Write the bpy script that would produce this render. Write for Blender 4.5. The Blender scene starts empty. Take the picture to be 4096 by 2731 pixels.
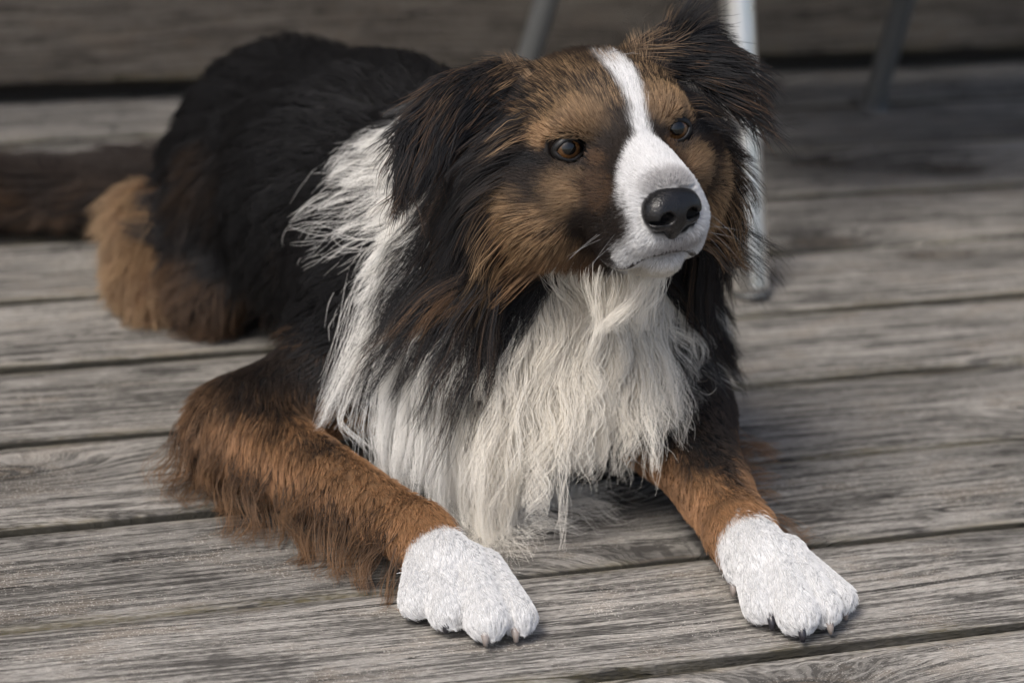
import bpy, math, random
import numpy as np
from mathutils import Matrix, Vector, kdtree

rng = np.random.default_rng(7)
random.seed(7)
FUR = True
scene = bpy.context.scene
col = scene.collection

# ------------------------------------------------------------------ camera
PITCH, ROLL = math.radians(20.621), math.atan2(-.0658, .9978)
CAM_H = 0.697375
CAM = np.array([0., -CAM_H / math.tan(PITCH), CAM_H])
FWD = np.array([0., math.cos(PITCH), -math.sin(PITCH)])
R0 = np.array([1., 0, 0]); D0 = -np.cross(R0, FWD)
RIGHT = math.cos(ROLL) * R0 + math.sin(ROLL) * D0
DOWN = -math.sin(ROLL) * R0 + math.cos(ROLL) * D0
cam_data = bpy.data.cameras.new('camera')
cam = bpy.data.objects.new('camera', cam_data); col.objects.link(cam)
m = Matrix.Identity(4)
for i in range(3):
    m[i][0], m[i][1], m[i][2], m[i][3] = RIGHT[i], -DOWN[i], -FWD[i], CAM[i]
cam.matrix_world = m
cam_data.lens = 100; cam_data.sensor_width = 36; cam_data.clip_start = .05; cam_data.clip_end = 400
cam_data.dof.use_dof = True
cam_data.dof.focus_distance = 1.57
cam_data.dof.aperture_fstop = 6.3
scene.camera = cam

# ------------------------------------------------------------------ light
SUN_DIR = Vector((-.34, -.52, .80)).normalized()      # towards the sun
world = bpy.data.worlds.new('World'); scene.world = world; world.use_nodes = True
wn = world.node_tree.nodes; wl = world.node_tree.links; wn.clear()
sky = wn.new('ShaderNodeTexSky'); sky.sky_type = 'NISHITA'; sky.sun_disc = False
sky.sun_elevation = math.asin(SUN_DIR.z)
sky.sun_rotation = math.atan2(SUN_DIR.x, SUN_DIR.y)
sky.air_density = 1.0; sky.dust_density = 4.0; sky.ozone_density = 1.0
bg = wn.new('ShaderNodeBackground'); bg.inputs['Strength'].default_value = .10
wo = wn.new('ShaderNodeOutputWorld')
wl.new(sky.outputs[0], bg.inputs[0]); wl.new(bg.outputs[0], wo.inputs[0])
sd = bpy.data.lights.new('sun', 'SUN'); sd.energy = 1.5; sd.angle = math.radians(20); sd.color = (1, .97, .92)
sun = bpy.data.objects.new('sun', sd); col.objects.link(sun)
sun.rotation_euler = SUN_DIR.to_track_quat('Z', 'Y').to_euler()
vs = scene.view_settings
scene.display_settings.display_device = 'sRGB'
vs.view_transform = 'Standard'; vs.look = 'None'; vs.gamma = 1; vs.use_curve_mapping = False
vs.exposure = 1.0
scene.cycles.max_bounces = 14
scene.cycles.diffuse_bounces = 4
scene.cycles.glossy_bounces = 6
scene.cycles.transmission_bounces = 14
scene.cycles.sample_clamp_indirect = 4.0
scene.cycles_curves.shape = 'RIBBONS'
scene.cycles_curves.subdivisions = 2
scene.cycles.use_denoising = True
scene.cycles.use_adaptive_sampling = True
scene.cycles.adaptive_threshold = .02
scene.cycles.adaptive_min_samples = 24

# ------------------------------------------------------------------ helpers
def tag(o, label=None, cat=None, group=None, kind=None):
    if label: o['label'] = label
    if cat: o['category'] = cat
    if group: o['group'] = group
    if kind: o['kind'] = kind
    return o

def empty(name, loc=(0, 0, 0)):
    o = bpy.data.objects.new(name, None); o.location = loc; o.empty_display_size = .05
    col.objects.link(o); return o

def mesh_obj(name, verts, faces, mat, parent=None, smooth=True):
    me = bpy.data.meshes.new(name)
    me.from_pydata([tuple(v) for v in verts], [], faces); me.update()
    if smooth: me.polygons.foreach_set('use_smooth', [True] * len(me.polygons))
    o = bpy.data.objects.new(name, me); col.objects.link(o)
    if mat: me.materials.append(mat)
    if parent is not None:
        o.parent = parent
        o.matrix_parent_inverse = Matrix.Translation(parent.location).inverted() if parent.type == 'EMPTY' else Matrix.Identity(4)
    return o

class NT:
    """small node-tree writer"""
    def __init__(self, name):
        self.mat = bpy.data.materials.new(name); self.mat.use_nodes = True
        self.t = self.mat.node_tree; self.t.nodes.clear()
        self.out = self.t.nodes.new('ShaderNodeOutputMaterial')
    def n(self, typ, ins=None, **props):
        nd = self.t.nodes.new(typ)
        for k, v in props.items(): setattr(nd, k, v)
        for k, v in (ins or {}).items(): self.set(nd.inputs[k], v)
        return nd
    def set(self, sock, v):
        if isinstance(v, bpy.types.NodeSocket): self.t.links.new(v, sock)
        elif isinstance(v, bpy.types.Node): self.t.links.new(v.outputs[0], sock)
        else: sock.default_value = v
    def math(self, op, a, b=0., c=0., clamp=False):
        nd = self.n('ShaderNodeMath', {0: a, 1: b, 2: c}, operation=op, use_clamp=clamp); return nd.outputs[0]
    def mix(self, f, a, b, mode='MIX'):
        nd = self.n('ShaderNodeMix', data_type='RGBA', blend_type=mode)
        self.set(nd.inputs[0], f)
        for s, v in ((nd.inputs[6], a), (nd.inputs[7], b)):
            self.set(s, (*v, 1) if isinstance(v, tuple) and len(v) == 3 else v)
        return nd.outputs[2]
    def ramp(self, f, stops, interp='LINEAR'):
        nd = self.n('ShaderNodeValToRGB', {0: f}); cr = nd.color_ramp; cr.interpolation = interp
        while len(cr.elements) < len(stops): cr.elements.new(.5)
        for e, (p, c) in zip(cr.elements, stops):
            e.position = p; e.color = (c, c, c, 1) if not isinstance(c, tuple) else (*c, 1)
        return nd.outputs[0]
    def maprange(self, f, a, b, c=0., d=1.):
        nd = self.n('ShaderNodeMapRange', {0: f, 1: a, 2: b, 3: c, 4: d}); nd.clamp = True; return nd.outputs[0]
    def surf(self, shader): self.t.links.new(shader.outputs[0], self.out.inputs['Surface']); return self.mat

def principled(nt, **ins):
    nd = nt.n('ShaderNodeBsdfPrincipled')
    for k, v in ins.items():
        key = k.replace('_', ' ')
        s = nd.inputs[key]
        nt.set(s, (*v, 1) if isinstance(v, tuple) and len(v) == 3 and s.type == 'RGBA' else v)
    return nd

# ------------------------------------------------------------------ weathered wood
BOARD_ANG = math.radians(21.82)
def wood_material(name, tint, dark, brown, contrast=1.0, sand=1.0):
    nt = NT(name)
    tc = nt.n('ShaderNodeTexCoord'); oi = nt.n('ShaderNodeObjectInfo')
    sep = nt.n('ShaderNodeSeparateXYZ', {0: tc.outputs['Object']})
    X, Y, Z = sep.outputs
    off = nt.math('MULTIPLY', oi.outputs['Random'], 37.0)
    def vec(fx, fy, y=None):
        return nt.n('ShaderNodeCombineXYZ', {0: nt.math('MULTIPLY_ADD', X, fx, off), 1: nt.math('MULTIPLY', Y if y is None else y, fy), 2: off}).outputs[0]
    def noise(v, det, rough=.5):
        return nt.n('ShaderNodeTexNoise', {'Vector': v, 'Scale': 1.0, 'Detail': det, 'Roughness': rough}).outputs[0]
    # knots: sparse cells stretched along the board; the grain flows round them
    kvec = nt.n('ShaderNodeCombineXYZ', {0: nt.math('MULTIPLY_ADD', X, 3.2, off), 1: nt.math('MULTIPLY_ADD', Y, 9.0, nt.math('MULTIPLY', off, 1.7)), 2: 0.}).outputs[0]
    kjit = noise(vec(30., 60.), 1.0)
    vor = nt.n('ShaderNodeTexVoronoi', {'Vector': kvec, 'Scale': 1.0, 'Randomness': 1.0}, feature='F1', voronoi_dimensions='2D')
    keep = nt.math('GREATER_THAN', nt.n('ShaderNodeSeparateColor', {0: vor.outputs['Color']}).outputs[0], .40)
    kd = nt.math('ADD', nt.math('ADD', vor.outputs['Distance'], nt.math('MULTIPLY', nt.math('SUBTRACT', kjit, .5), .06)), nt.math('MULTIPLY', nt.math('SUBTRACT', 1.0, keep), 5.0))
    bulge = nt.math('MULTIPLY', nt.math('POWER', 2.718, nt.math('MULTIPLY', nt.math('MULTIPLY', kd, kd), -16.0)), .030)
    warp = noise(vec(2.0, 6.0), 1.0)
    yy = nt.math('ADD', nt.math('ADD', Y, bulge), nt.math('MULTIPLY', nt.math('SUBTRACT', warp, .5), .035))
    s1 = noise(vec(5.0, 60., yy), 3.0, .65)          # broad streaks
    s2 = noise(vec(11.0, 260., yy), 2.0, .7)         # growth lines
    s3 = noise(vec(160., 1500., yy), 1.0)            # fibres
    blot = noise(vec(16., 34.), 7.0, .74)           # weathering blotches
    blot = nt.math('ADD', blot, nt.math('MULTIPLY', nt.math('SUBTRACT', nt.math('ADD', s2, s1), 1.0), .28))
    lines = nt.maprange(s2, .44, .54)
    fib = nt.maprange(s3, .40, .58)
    g = nt.math('ADD', nt.math('MULTIPLY', s1, .50), nt.math('ADD', nt.math('MULTIPLY', lines, .30), nt.math('MULTIPLY', fib, .26)))
    g = nt.maprange(g, .30, .80)
    base = nt.mix(g, dark, tint)
    base = nt.mix(nt.math('MULTIPLY', nt.maprange(blot, .53, .66), .55 * contrast), base, brown)
    blk = tuple(np.array(dark) * np.array((.62, .62, .63)))
    base = nt.mix(nt.math('MULTIPLY', nt.maprange(blot, .45, .34), .70 * contrast), base, blk)
    tone = nt.math('ADD', .80, nt.math('MULTIPLY', oi.outputs['Random'], .36))
    base = nt.mix(1.0, base, nt.n('ShaderNodeCombineXYZ', {0: tone, 1: tone, 2: tone}).outputs[0], 'MULTIPLY')
    halo = nt.math('MULTIPLY', nt.maprange(kd, .36, .08), .45)
    base = nt.mix(halo, base, blk)
    ring = nt.math('SINE', nt.math('MULTIPLY', kd, 130.))
    kcol = nt.mix(nt.maprange(ring, -.6, .8), tuple(np.array(dark) * .55), tuple(np.array(brown) * .55))
    base = nt.mix(nt.math('MULTIPLY', nt.maprange(kd, .125, .085), .85), base, kcol)
    # checks: thin cracks along the grain
    crk = noise(vec(3.6, 62., yy), 1.0, .4)
    crack = nt.maprange(nt.math('ABSOLUTE', nt.math('SUBTRACT', crk, .645)), .0095, .0035)
    base = nt.mix(nt.math('MULTIPLY', crack, .85), base, tuple(np.array(dark) * .22))
    # bleached, worn patches
    base = nt.mix(nt.math('MULTIPLY', nt.maprange(nt.math('ADD', warp, nt.math('MULTIPLY', nt.math('SUBTRACT', blot, .5), .5)), .56, .72), .42 * contrast), base, tuple(np.array(tint) * 1.35))
    # algae along the arrises
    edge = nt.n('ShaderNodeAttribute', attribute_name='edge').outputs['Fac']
    alg = nt.math('MULTIPLY', nt.math('MULTIPLY', nt.maprange(edge, .45, 1.0), nt.maprange(blot, .40, .58)), .60)
    base = nt.mix(alg, base, (.115, .096, .042))
    # shade of the joints painted near-black along the edges, broken here and there
    joint_shade = nt.math('MULTIPLY', nt.maprange(edge, .80, .97), nt.maprange(warp, .34, .50))
    base = nt.mix(nt.math('MULTIPLY', joint_shade, .93), base, (.014, .013, .010))
    # dry sand lodged in the grain
    gr = nt.n('ShaderNodeTexNoise', {'Vector': tc.outputs['Object'], 'Scale': 900.0, 'Detail': 0.0}).outputs[0]
    grain = nt.math('MULTIPLY', nt.math('MULTIPLY', nt.maprange(gr, .66, .72), nt.maprange(blot, .42, .62)), nt.math('MULTIPLY', nt.maprange(edge, .7, .3), .55 * sand))
    base = nt.mix(grain, base, (.60, .57, .52))
    h = nt.math('ADD', nt.math('MULTIPLY', lines, .6), nt.math('MULTIPLY', fib, .3))
    h = nt.math('SUBTRACT', h, nt.math('MULTIPLY', crack, 1.3))
    bump = nt.n('ShaderNodeBump', {'Strength': .9, 'Distance': .0012, 'Height': h})
    p = principled(nt, Base_Color=base, Roughness=.86, Specular_IOR_Level=.18, Normal=bump.outputs[0])
    return nt.surf(p)

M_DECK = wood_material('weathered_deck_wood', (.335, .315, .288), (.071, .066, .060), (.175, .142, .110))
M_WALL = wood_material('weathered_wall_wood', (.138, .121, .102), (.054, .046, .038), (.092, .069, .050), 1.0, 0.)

def noise1(x, seed):
    r = np.random.default_rng(seed); a = r.uniform(-1, 1, 4096)
    i = np.floor(x).astype(int); f = x - i; f = f * f * (3 - 2 * f)
    return a[i % 4096] * (1 - f) + a[(i + 1) % 4096] * f

def plank(name, parent, length, width, thick, mat, seed, x0=0.):
    """board along local X, top at z=0, slightly uneven edges, rounded arrises, long grain hollows"""
    n = 160
    xs = np.linspace(-length / 2, length / 2, n) 
    e0 = width / 2 - .0019 + .0014 * noise1(xs * 5 + 50, seed) + .0007 * noise1(xs * 31 + 50, seed + 1)
    e1 = width / 2 - .0019 + .0014 * noise1(xs * 5 + 90, seed + 2) + .0007 * noise1(xs * 31 + 90, seed + 3)
    top = .0008 * noise1(xs * 2.5 + 30, seed + 4)
    verts = []; edge = []
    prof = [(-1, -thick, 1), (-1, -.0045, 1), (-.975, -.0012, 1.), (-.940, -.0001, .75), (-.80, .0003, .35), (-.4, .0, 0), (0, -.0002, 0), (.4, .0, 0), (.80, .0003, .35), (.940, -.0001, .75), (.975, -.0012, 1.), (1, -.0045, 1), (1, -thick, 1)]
    rot = np.random.default_rng(seed).uniform(-1, 1) * .004
    for i in range(n):
        for (u, z, ed) in prof:
            y = u * (e1[i] if u > 0 else e0[i])
            verts.append((xs[i], y, z + (top[i] + rot * y if z > -.01 else 0))); edge.append(ed)
    k = len(prof); faces = []
    for i in range(n - 1):
        for j in range(k - 1):
            a = i * k + j; faces.append((a, a + k, a + k + 1, a + 1))
    faces.append(tuple(range(k))); faces.append(tuple((n - 1) * k + j for j in reversed(range(k))))
    me = bpy.data.meshes.new(name); me.from_pydata(verts, [], faces); me.update()
    me.polygons.foreach_set('use_smooth', [True] * (len(me.polygons) - 2) + [False] * 2)
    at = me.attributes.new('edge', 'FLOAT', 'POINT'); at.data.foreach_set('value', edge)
    me.materials.append(mat)
    o = bpy.data.objects.new(name, me); col.objects.link(o); o.parent = parent
    return o

BN = np.array([-math.sin(BOARD_ANG), math.cos(BOARD_ANG)]); BD = np.array([math.cos(BOARD_ANG), math.sin(BOARD_ANG)])
nt = NT('dark_underdeck'); M_DARK = nt.surf(principled(nt, Base_Color=(.03, .026, .022), Roughness=.95))
ground = mesh_obj('ground', [(-150, -150, -.16), (150, -150, -.16), (150, 150, -.16), (-150, 150, -.16)], [(0, 1, 2, 3)], None, None, False)
nt = NT('ground_sand'); gn = nt.n('ShaderNodeTexNoise', {'Scale': 3., 'Detail': 5.})
ground.data.materials.append(nt.surf(principled(nt, Base_Color=nt.mix(gn.outputs[0], (.16, .14, .11), (.26, .23, .18)), Roughness=.95)))
tag(ground, 'pale sandy ground under and beyond the deck', kind='structure')
deck = empty('deck'); tag(deck, 'weathered grey plank deck under the dog', kind='structure')
deck.rotation_euler.z = BOARD_ANG
L0 = .3922
WALL_OFF = .612
k = 0
for i in range(-10, 3):                   # board between joint i and i+1 counted away from the viewer
    y0 = L0 + i * .125; y1 = y0 + .125
    if y0 > WALL_OFF + .06: continue
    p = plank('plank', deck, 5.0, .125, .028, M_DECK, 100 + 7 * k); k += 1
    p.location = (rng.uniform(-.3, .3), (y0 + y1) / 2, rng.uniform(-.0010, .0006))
for i in range(4):                         # joists below, seen only through the joints
    j = mesh_obj('joist', [(-.03, -1.2, -.13), (.03, -1.2, -.13), (.03, .8, -.13), (-.03, .8, -.13), (-.03, -1.2, -.0285), (.03, -1.2, -.0285), (.03, .8, -.0285), (-.03, .8, -.0285)],
                 [(0, 3, 2, 1), (4, 5, 6, 7), (0, 1, 5, 4), (1, 2, 6, 5), (2, 3, 7, 6), (3, 0, 4, 7)], M_DARK, deck, False)
    j.matrix_parent_inverse = Matrix.Identity(4); j.location = (-1.0 + i * .62, 0, 0)

# ------------------------------------------------------------------ timber wall behind
wall = empty('timber_wall', (*(BN * WALL_OFF), 0)); wall.rotation_euler.z = BOARD_ANG
tag(wall, 'dark weathered timber wall of wide horizontal boards behind the dog', 'wall')
zb = .016
for i in range(13):
    hgt = .168
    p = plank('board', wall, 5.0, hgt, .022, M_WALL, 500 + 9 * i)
    p.rotation_euler.x = math.radians(90); p.location = (rng.uniform(-.3, .3), 0, zb + hgt / 2)
    zb += hgt + .004
back = mesh_obj('backing', [(-2.5, .045, -.02), (2.5, .045, -.02), (2.5, .045, zb), (-2.5, .045, zb), (-2.5, .030, -.02), (2.5, .030, -.02), (2.5, .030, zb), (-2.5, .030, zb)],
                [(0, 3, 2, 1), (4, 5, 6, 7), (0, 1, 5, 4), (1, 2, 6, 5), (2, 3, 7, 6), (3, 0, 4, 7)], M_DARK, wall, False)
back.matrix_parent_inverse = Matrix.Identity(4)

# slab added above the wall, out of view, to shade the back of the deck
ov = []
for z in (2.20, 2.24):
    for (a, b) in ((-2.6, .06), (2.6, .06), (2.6, -.95), (-2.6, -.95)):
        q = BD * a + BN * (WALL_OFF + b); ov.append((q[0], q[1], z))
blocker = mesh_obj('sky_blocker', ov, [(0, 1, 2, 3), (7, 6, 5, 4), (0, 4, 5, 1), (1, 5, 6, 2), (2, 6, 7, 3), (3, 7, 4, 0)], M_DARK, None, False)
tag(blocker, 'flat dark slab added out of view above the timber wall for shade', 'blocker')

# ------------------------------------------------------------------ metal chair
def tube(points, radii, seg=20, cap=True):
    P = [Vector(p) for p in points]; V = []; F = []
    up = Vector((.31, .17, .93))
    for i, p in enumerate(P):
        t = (P[min(i + 1, len(P) - 1)] - P[max(i - 1, 0)]).normalized()
        a = t.cross(up).normalized(); b = t.cross(a).normalized()
        r = radii[i] if hasattr(radii, '__len__') else radii
        for s in range(seg):
            an = 2 * math.pi * s / seg; V.append(p + (a * math.cos(an) + b * math.sin(an)) * r)
    for i in range(len(P) - 1):
        for s in range(seg):
            q = (s + 1) % seg; F.append((i * seg + s, i * seg + q, (i + 1) * seg + q, (i + 1) * seg + s))
    if cap: F.append(tuple(range(seg - 1, -1, -1))); F.append(tuple((len(P) - 1) * seg + s for s in range(seg)))
    return V, F

nt = NT('brushed_aluminium'); tcn = nt.n('ShaderNodeTexCoord')
nz = nt.n('ShaderNodeTexNoise', {'Vector': tcn.outputs['Object'], 'Scale': 60., 'Detail': 3.})
M_ALU = nt.surf(principled(nt, Base_Color=(.90, .89, .87), Metallic=1.0, Roughness=nt.maprange(nz.outputs[0], .3, .7, .26, .40)))
nt = NT('shade_darkened_metal'); M_SHADEMETAL = nt.surf(principled(nt, Base_Color=(.12, .122, .12), Roughness=.5, Metallic=.3))  # darkened metal: puts the rear legs' shade into colour, also dulls foot caps
nt = NT('black_rubber'); M_RUBBER = nt.surf(principled(nt, Base_Color=(.02, .02, .021), Roughness=.7))

def chair_at(name, label, feet, tops, r, mat, seat_z):
    """feet/tops: four leg ends (world). seat of slats on a ring, backrest of two bars"""
    base = np.mean(feet, 0); c = empty(name, tuple(base)); tag(c, label, 'chair')
    for f, t in zip(feet, tops):
        f = np.array(f); t = np.array(t); d = (t - f) / np.linalg.norm(t - f)
        pts = [f + d * .006] + [f + (t - f) * s for s in np.linspace(.03, 1, 14)]
        lg = mesh_obj('leg', *tube(pts, r if f[1] < .4 else r * .78, 24), mat if f[1] < .4 else M_SHADEMETAL, c)
        cp = mesh_obj('foot_cap', *tube([f, f + d * .002, f + d * .005], [r * .9, r * 1.04, r * 1.04], 20), M_SHADEMETAL, lg)
        cp.matrix_parent_inverse = Matrix.Identity(4); cp.parent = lg
        lg.matrix_parent_inverse = Matrix.Translation(base).inverted()
    A, B, Cc, Dd = [np.array(t) for t in tops]      # front left, front right, rear right, rear left
    loop = [A, B, Cc, Dd, A]
    mesh_obj('seat_frame', *tube(sum([[loop[i] + (loop[i + 1] - loop[i]) * s for s in (0.02, .5, .98)] for i in range(4)], []) + [A + (B - A) * .02], r * .9, 12), mat, c)
    for s in np.linspace(.02, .98, 7):
        p0 = A + (Dd - A) * s; p1 = B + (Cc - B) * s; e_ = (p1 - p0); p0 = p0 - e_ * .18; p1 = p1 + e_ * .55; w = (Dd - A) / 7 * .55; h = np.array([0, 0, .010]); u = np.array([0, 0, r])  # slats overrun the frame: unseen seat widened to shade the deck
        v = [p0 - w + u, p1 - w + u, p1 + w + u, p0 + w + u]; v = v + [q + h for q in v]
        mesh_obj('seat_slat', v, [(0, 3, 2, 1), (4, 5, 6, 7), (0, 1, 5, 4), (1, 2, 6, 5), (2, 3, 7, 6), (3, 0, 4, 7)], mat, c, False)
    bk = (Dd - A); bk = bk / np.linalg.norm(bk)
    arch = [Dd + (bk * .10 + np.array([0, 0, 1.])) * z for z in np.linspace(.0, .36, 8)] 
    arch2 = [Cc + (bk * .10 + np.array([0, 0, 1.])) * z for z in np.linspace(.36, .0, 8)]
    mesh_obj('back_frame', *tube(arch + arch2, r, 14), mat, c)
    for z in (.14, .22, .30):
        q = (bk * .10 + np.array([0, 0, 1.])) * z
        mesh_obj('back_bar', *tube([Dd + q, (Dd + Cc) / 2 + q + bk * .015, Cc + q], r * .75, 12), mat, c)
    return c
CH_FEET = [(.174, .125, 0), (.462, .215, 0), (.315, .669, 0), (-.018, .510, 0)]
CH_TOPS = [(.133, .172, .31), (.440, .280, .31), (.355, .588, .31), (.052, .463, .31)]  # seat set low to deepen the shade on the deck
chair_at('metal_chair', 'wide low metal chair with an unseen seat enlarged for shade and a bright polished front leg standing behind the dog', CH_FEET, CH_TOPS, .0132, M_ALU, .40)

# ------------------------------------------------------------------ dry sand crumbs on the boards
nt = NT('dry_sand'); M_SAND = nt.surf(principled(nt, Base_Color=(.44, .41, .37), Roughness=.95))
def sand_patch(label, spots, n):
    V = []; F = []
    r = np.random.default_rng(n)
    for (cx, cy, sx, sy, w) in spots:
        for _ in range(int(n * w)):
            a = r.normal(0, 1, 2); q = np.array((cx, cy)) + BD * a[0] * sx + BN * a[1] * sy; sz = r.uniform(.0004, .0011)
            b = len(V)
            for d in ((1, 0, 0), (-.5, .86, 0), (-.5, -.86, 0), (0, 0, .9)):
                V.append((q[0] + d[0] * sz * r.uniform(.6, 1.2), q[1] + d[1] * sz * r.uniform(.6, 1.2), .0004 + d[2] * sz * r.uniform(.4, 1)))
            F += [(b, b + 1, b + 3), (b + 1, b + 2, b + 3), (b + 2, b, b + 3)]
    o = mesh_obj('sand', V, F, M_SAND, None, False); tag(o, label, kind='stuff'); return o
sand_patch('pale dry sand crumbs between the two front paws', [(.060, -.413, .006, .005, .5), (.056, -.407, .014, .008, .25), (.040, -.43, .03, .015, .12)], 620)
sand_patch('pale dry sand streak beside the right front paw', [(.120, -.437, .007, .005, .5), (.108, -.432, .012, .005, .4), (.128, -.443, .006, .004, .3)], 560)

# ------------------------------------------------------------------ dog : signed-distance body, meshed once
HS = .0093932
HO = np.array([.0538895, -.36, .2567871])
HM = np.array([[.9260764, .34006444, -.16351967], [.35246312, -.93431936, .05307613], [.13473029, .1067872, .98511128]])
def h2w(p): return HO + (np.asarray(p, float) * HS) @ HM.T
def w2h(P): return ((np.asarray(P, float) - HO) @ HM) / HS

def vnoise(P, seed=0):
    """value noise in [-1,1] at points P (n,3)"""
    r = np.random.default_rng(seed); T = r.uniform(-1, 1, (32, 32, 32)).astype(np.float32)
    i = np.floor(P).astype(int); f = P - i; f = f * f * (3 - 2 * f); i &= 31; j = (i + 1) & 31
    x0, y0, z0 = i.T; x1, y1, z1 = j.T; fx, fy, fz = f.T
    a = T[x0, y0, z0] * (1 - fx) + T[x1, y0, z0] * fx; b = T[x0, y1, z0] * (1 - fx) + T[x1, y1, z0] * fx
    c = T[x0, y0, z1] * (1 - fx) + T[x1, y0, z1] * fx; d = T[x0, y1, z1] * (1 - fx) + T[x1, y1, z1] * fx
    return (a * (1 - fy) + b * fy) * (1 - fz) + (c * (1 - fy) + d * fy) * fz

def f_cap(a, b, ra, rb, sq=(1, 1, 1)):
    a = np.asarray(a, float); b = np.asarray(b, float); s = np.asarray(sq, float)
    A = a * s; d = (b - a) * s; dd = d @ d
    def fn(x, y, z):
        px, py, pz = x * s[0] - A[0], y * s[1] - A[1], z * s[2] - A[2]
        t = np.clip((px * d[0] + py * d[1] + pz * d[2]) / dd, 0, 1)
        return np.sqrt((px - d[0] * t) ** 2 + (py - d[1] * t) ** 2 + (pz - d[2] * t) ** 2) - (ra + (rb - ra) * t)
    lo = np.minimum(a - ra / s, b - rb / s); hi = np.maximum(a + ra / s, b + rb / s)
    return fn, lo, hi
def f_ell(c, r, R=None):
    c = np.asarray(c, float); r = np.asarray(r, float)
    def fn(x, y, z):
        px, py, pz = x - c[0], y - c[1], z - c[2]
        if R is not None:
            px, py, pz = (R[0][0] * px + R[1][0] * py + R[2][0] * pz, R[0][1] * px + R[1][1] * py + R[2][1] * pz, R[0][2] * px + R[1][2] * py + R[2][2] * pz)
        k0 = np.sqrt((px / r[0]) ** 2 + (py / r[1]) ** 2 + (pz / r[2]) ** 2)
        k1 = np.sqrt((px / r[0] ** 2) ** 2 + (py / r[1] ** 2) ** 2 + (pz / r[2] ** 2) ** 2) + 1e-9
        return k0 * (k0 - 1) / k1
    e = r.max() if R is not None else r
    return fn, c - e, c + e
def in_head(prim):
    """a primitive given in head centimetres -> world"""
    fn, lo, hi = prim
    def g(x, y, z):
        dx, dy, dz = x - HO[0], y - HO[1], z - HO[2]
        lx = (dx * HM[0, 0] + dy * HM[1, 0] + dz * HM[2, 0]) / HS
        ly = (dx * HM[0, 1] + dy * HM[1, 1] + dz * HM[2, 1]) / HS
        lz = (dx * HM[0, 2] + dy * HM[1, 2] + dz * HM[2, 2]) / HS
        return fn(lx, ly, lz) * HS
    cs = np.array([h2w((a, b, c)) for a in (lo[0], hi[0]) for b in (lo[1], hi[1]) for c in (lo[2], hi[2])])
    return g, cs.min(0), cs.max(0)
def zrot(a):
    c, s = math.cos(a), math.sin(a); return np.array([[c, -s, 0], [s, c, 0], [0, 0, 1.]])

PR = []      # (region, prim, k)
def add(region, prim, k=.02): PR.append((region, prim, k))
def addh(region, prim, k=1.): PR.append((region, in_head(prim), k * HS))

# torso, rump, haunch
add('torso', f_cap((-.025, -.19, .112), (-.095, -.05, .108), .092, .093), .03)
add('torso', f_cap((-.095, -.05, .108), (-.160, .085, .092), .093, .080), .03)
add('torso', f_ell((-.165, .105, .092), (.078, .080, .074)), .03)
add('haunch', f_ell((-.195, .045, .062), (.052, .085, .066), zrot(.25)), .03)
add('hind', f_cap((-.264, .058, .052), (-.260, .006, .025), .026, .021), .015)
add('hind', f_cap((-.259, .008, .018), (-.252, -.012, .013), .016, .011), .010)
add('knee', f_cap((-.208, .035, .062), (-.206, -.022, .032), .032, .026), .012)
# neck, chest, shoulders
add('neck', f_cap((-.010, -.19, .140), (.030, -.265, .205), .082, .064), .04)
add('chest', f_ell((.012, -.262, .112), (.080, .058, .086)), .03)
add('torso', f_ell((-.080, -.185, .088), (.048, .070, .072)), .03)
add('torso', f_ell((.085, -.185, .080), (.040, .065, .066)), .03)
# fore legs
add('fore', f_cap((-.085, -.205, .060), (-.162, -.262, .029), .037, .026), .025)
add('fore', f_cap((-.163, -.265, .031), (-.046, -.388, .026), .027, .0160), .02)
add('fore', f_cap((.075, -.20, .080), (.100, -.255, .055), .040, .034), .025)
add('fore', f_cap((.100, -.255, .052), (.137, -.358, .028), .029, .0165), .02)
# paws: wrist, then four toes with creases between
add('paw', f_cap((-.045, -.390, .027), (-.028, -.422, .024), .0170, .0180), .010)
for a, b, r0, r1 in [((-.041, -.418, .022), (-.042, -.447, .014), .0120, .0112), ((-.030, -.422, .026), (-.025, -.458, .0145), .0130, .0120),
                     ((-.017, -.422, .027), (-.004, -.468, .0150), .0130, .0122), ((-.007, -.418, .023), (.013, -.459, .0135), .0115, .0108)]:
    add('paw', f_cap(a, b, r0 * .86, r1 * .95), .0016)
add('paw', f_cap((.138, -.360, .028), (.149, -.391, .025), .0180, .0185), .010)
for a, b, r0, r1 in [((.142, -.385, .025), (.148, -.424, .0140), .0120, .0115), ((.153, -.390, .030), (.167, -.436, .0150), .0130, .0122),
                     ((.163, -.388, .029), (.181, -.425, .0145), .0125, .0115), ((.168, -.382, .023), (.192, -.406, .0125), .0105, .0100)]:
    add('paw', f_cap(a, b, r0 * .86, r1 * .95), .0016)
add('paw', f_cap((.136, -.378, .024), (.134, -.392, .017), .0065, .005), .006)
# tail, resting on the deck towards the left
add('tail', f_cap((-.185, .15, .060), (-.285, .165, .040), .025, .022), .02)
add('tail', f_cap((-.285, .165, .040), (-.400, .150, .034), .022, .019), .02)
add('tail', f_cap((-.400, .150, .034), (-.500, .115, .030), .022, .012), .02)
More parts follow.
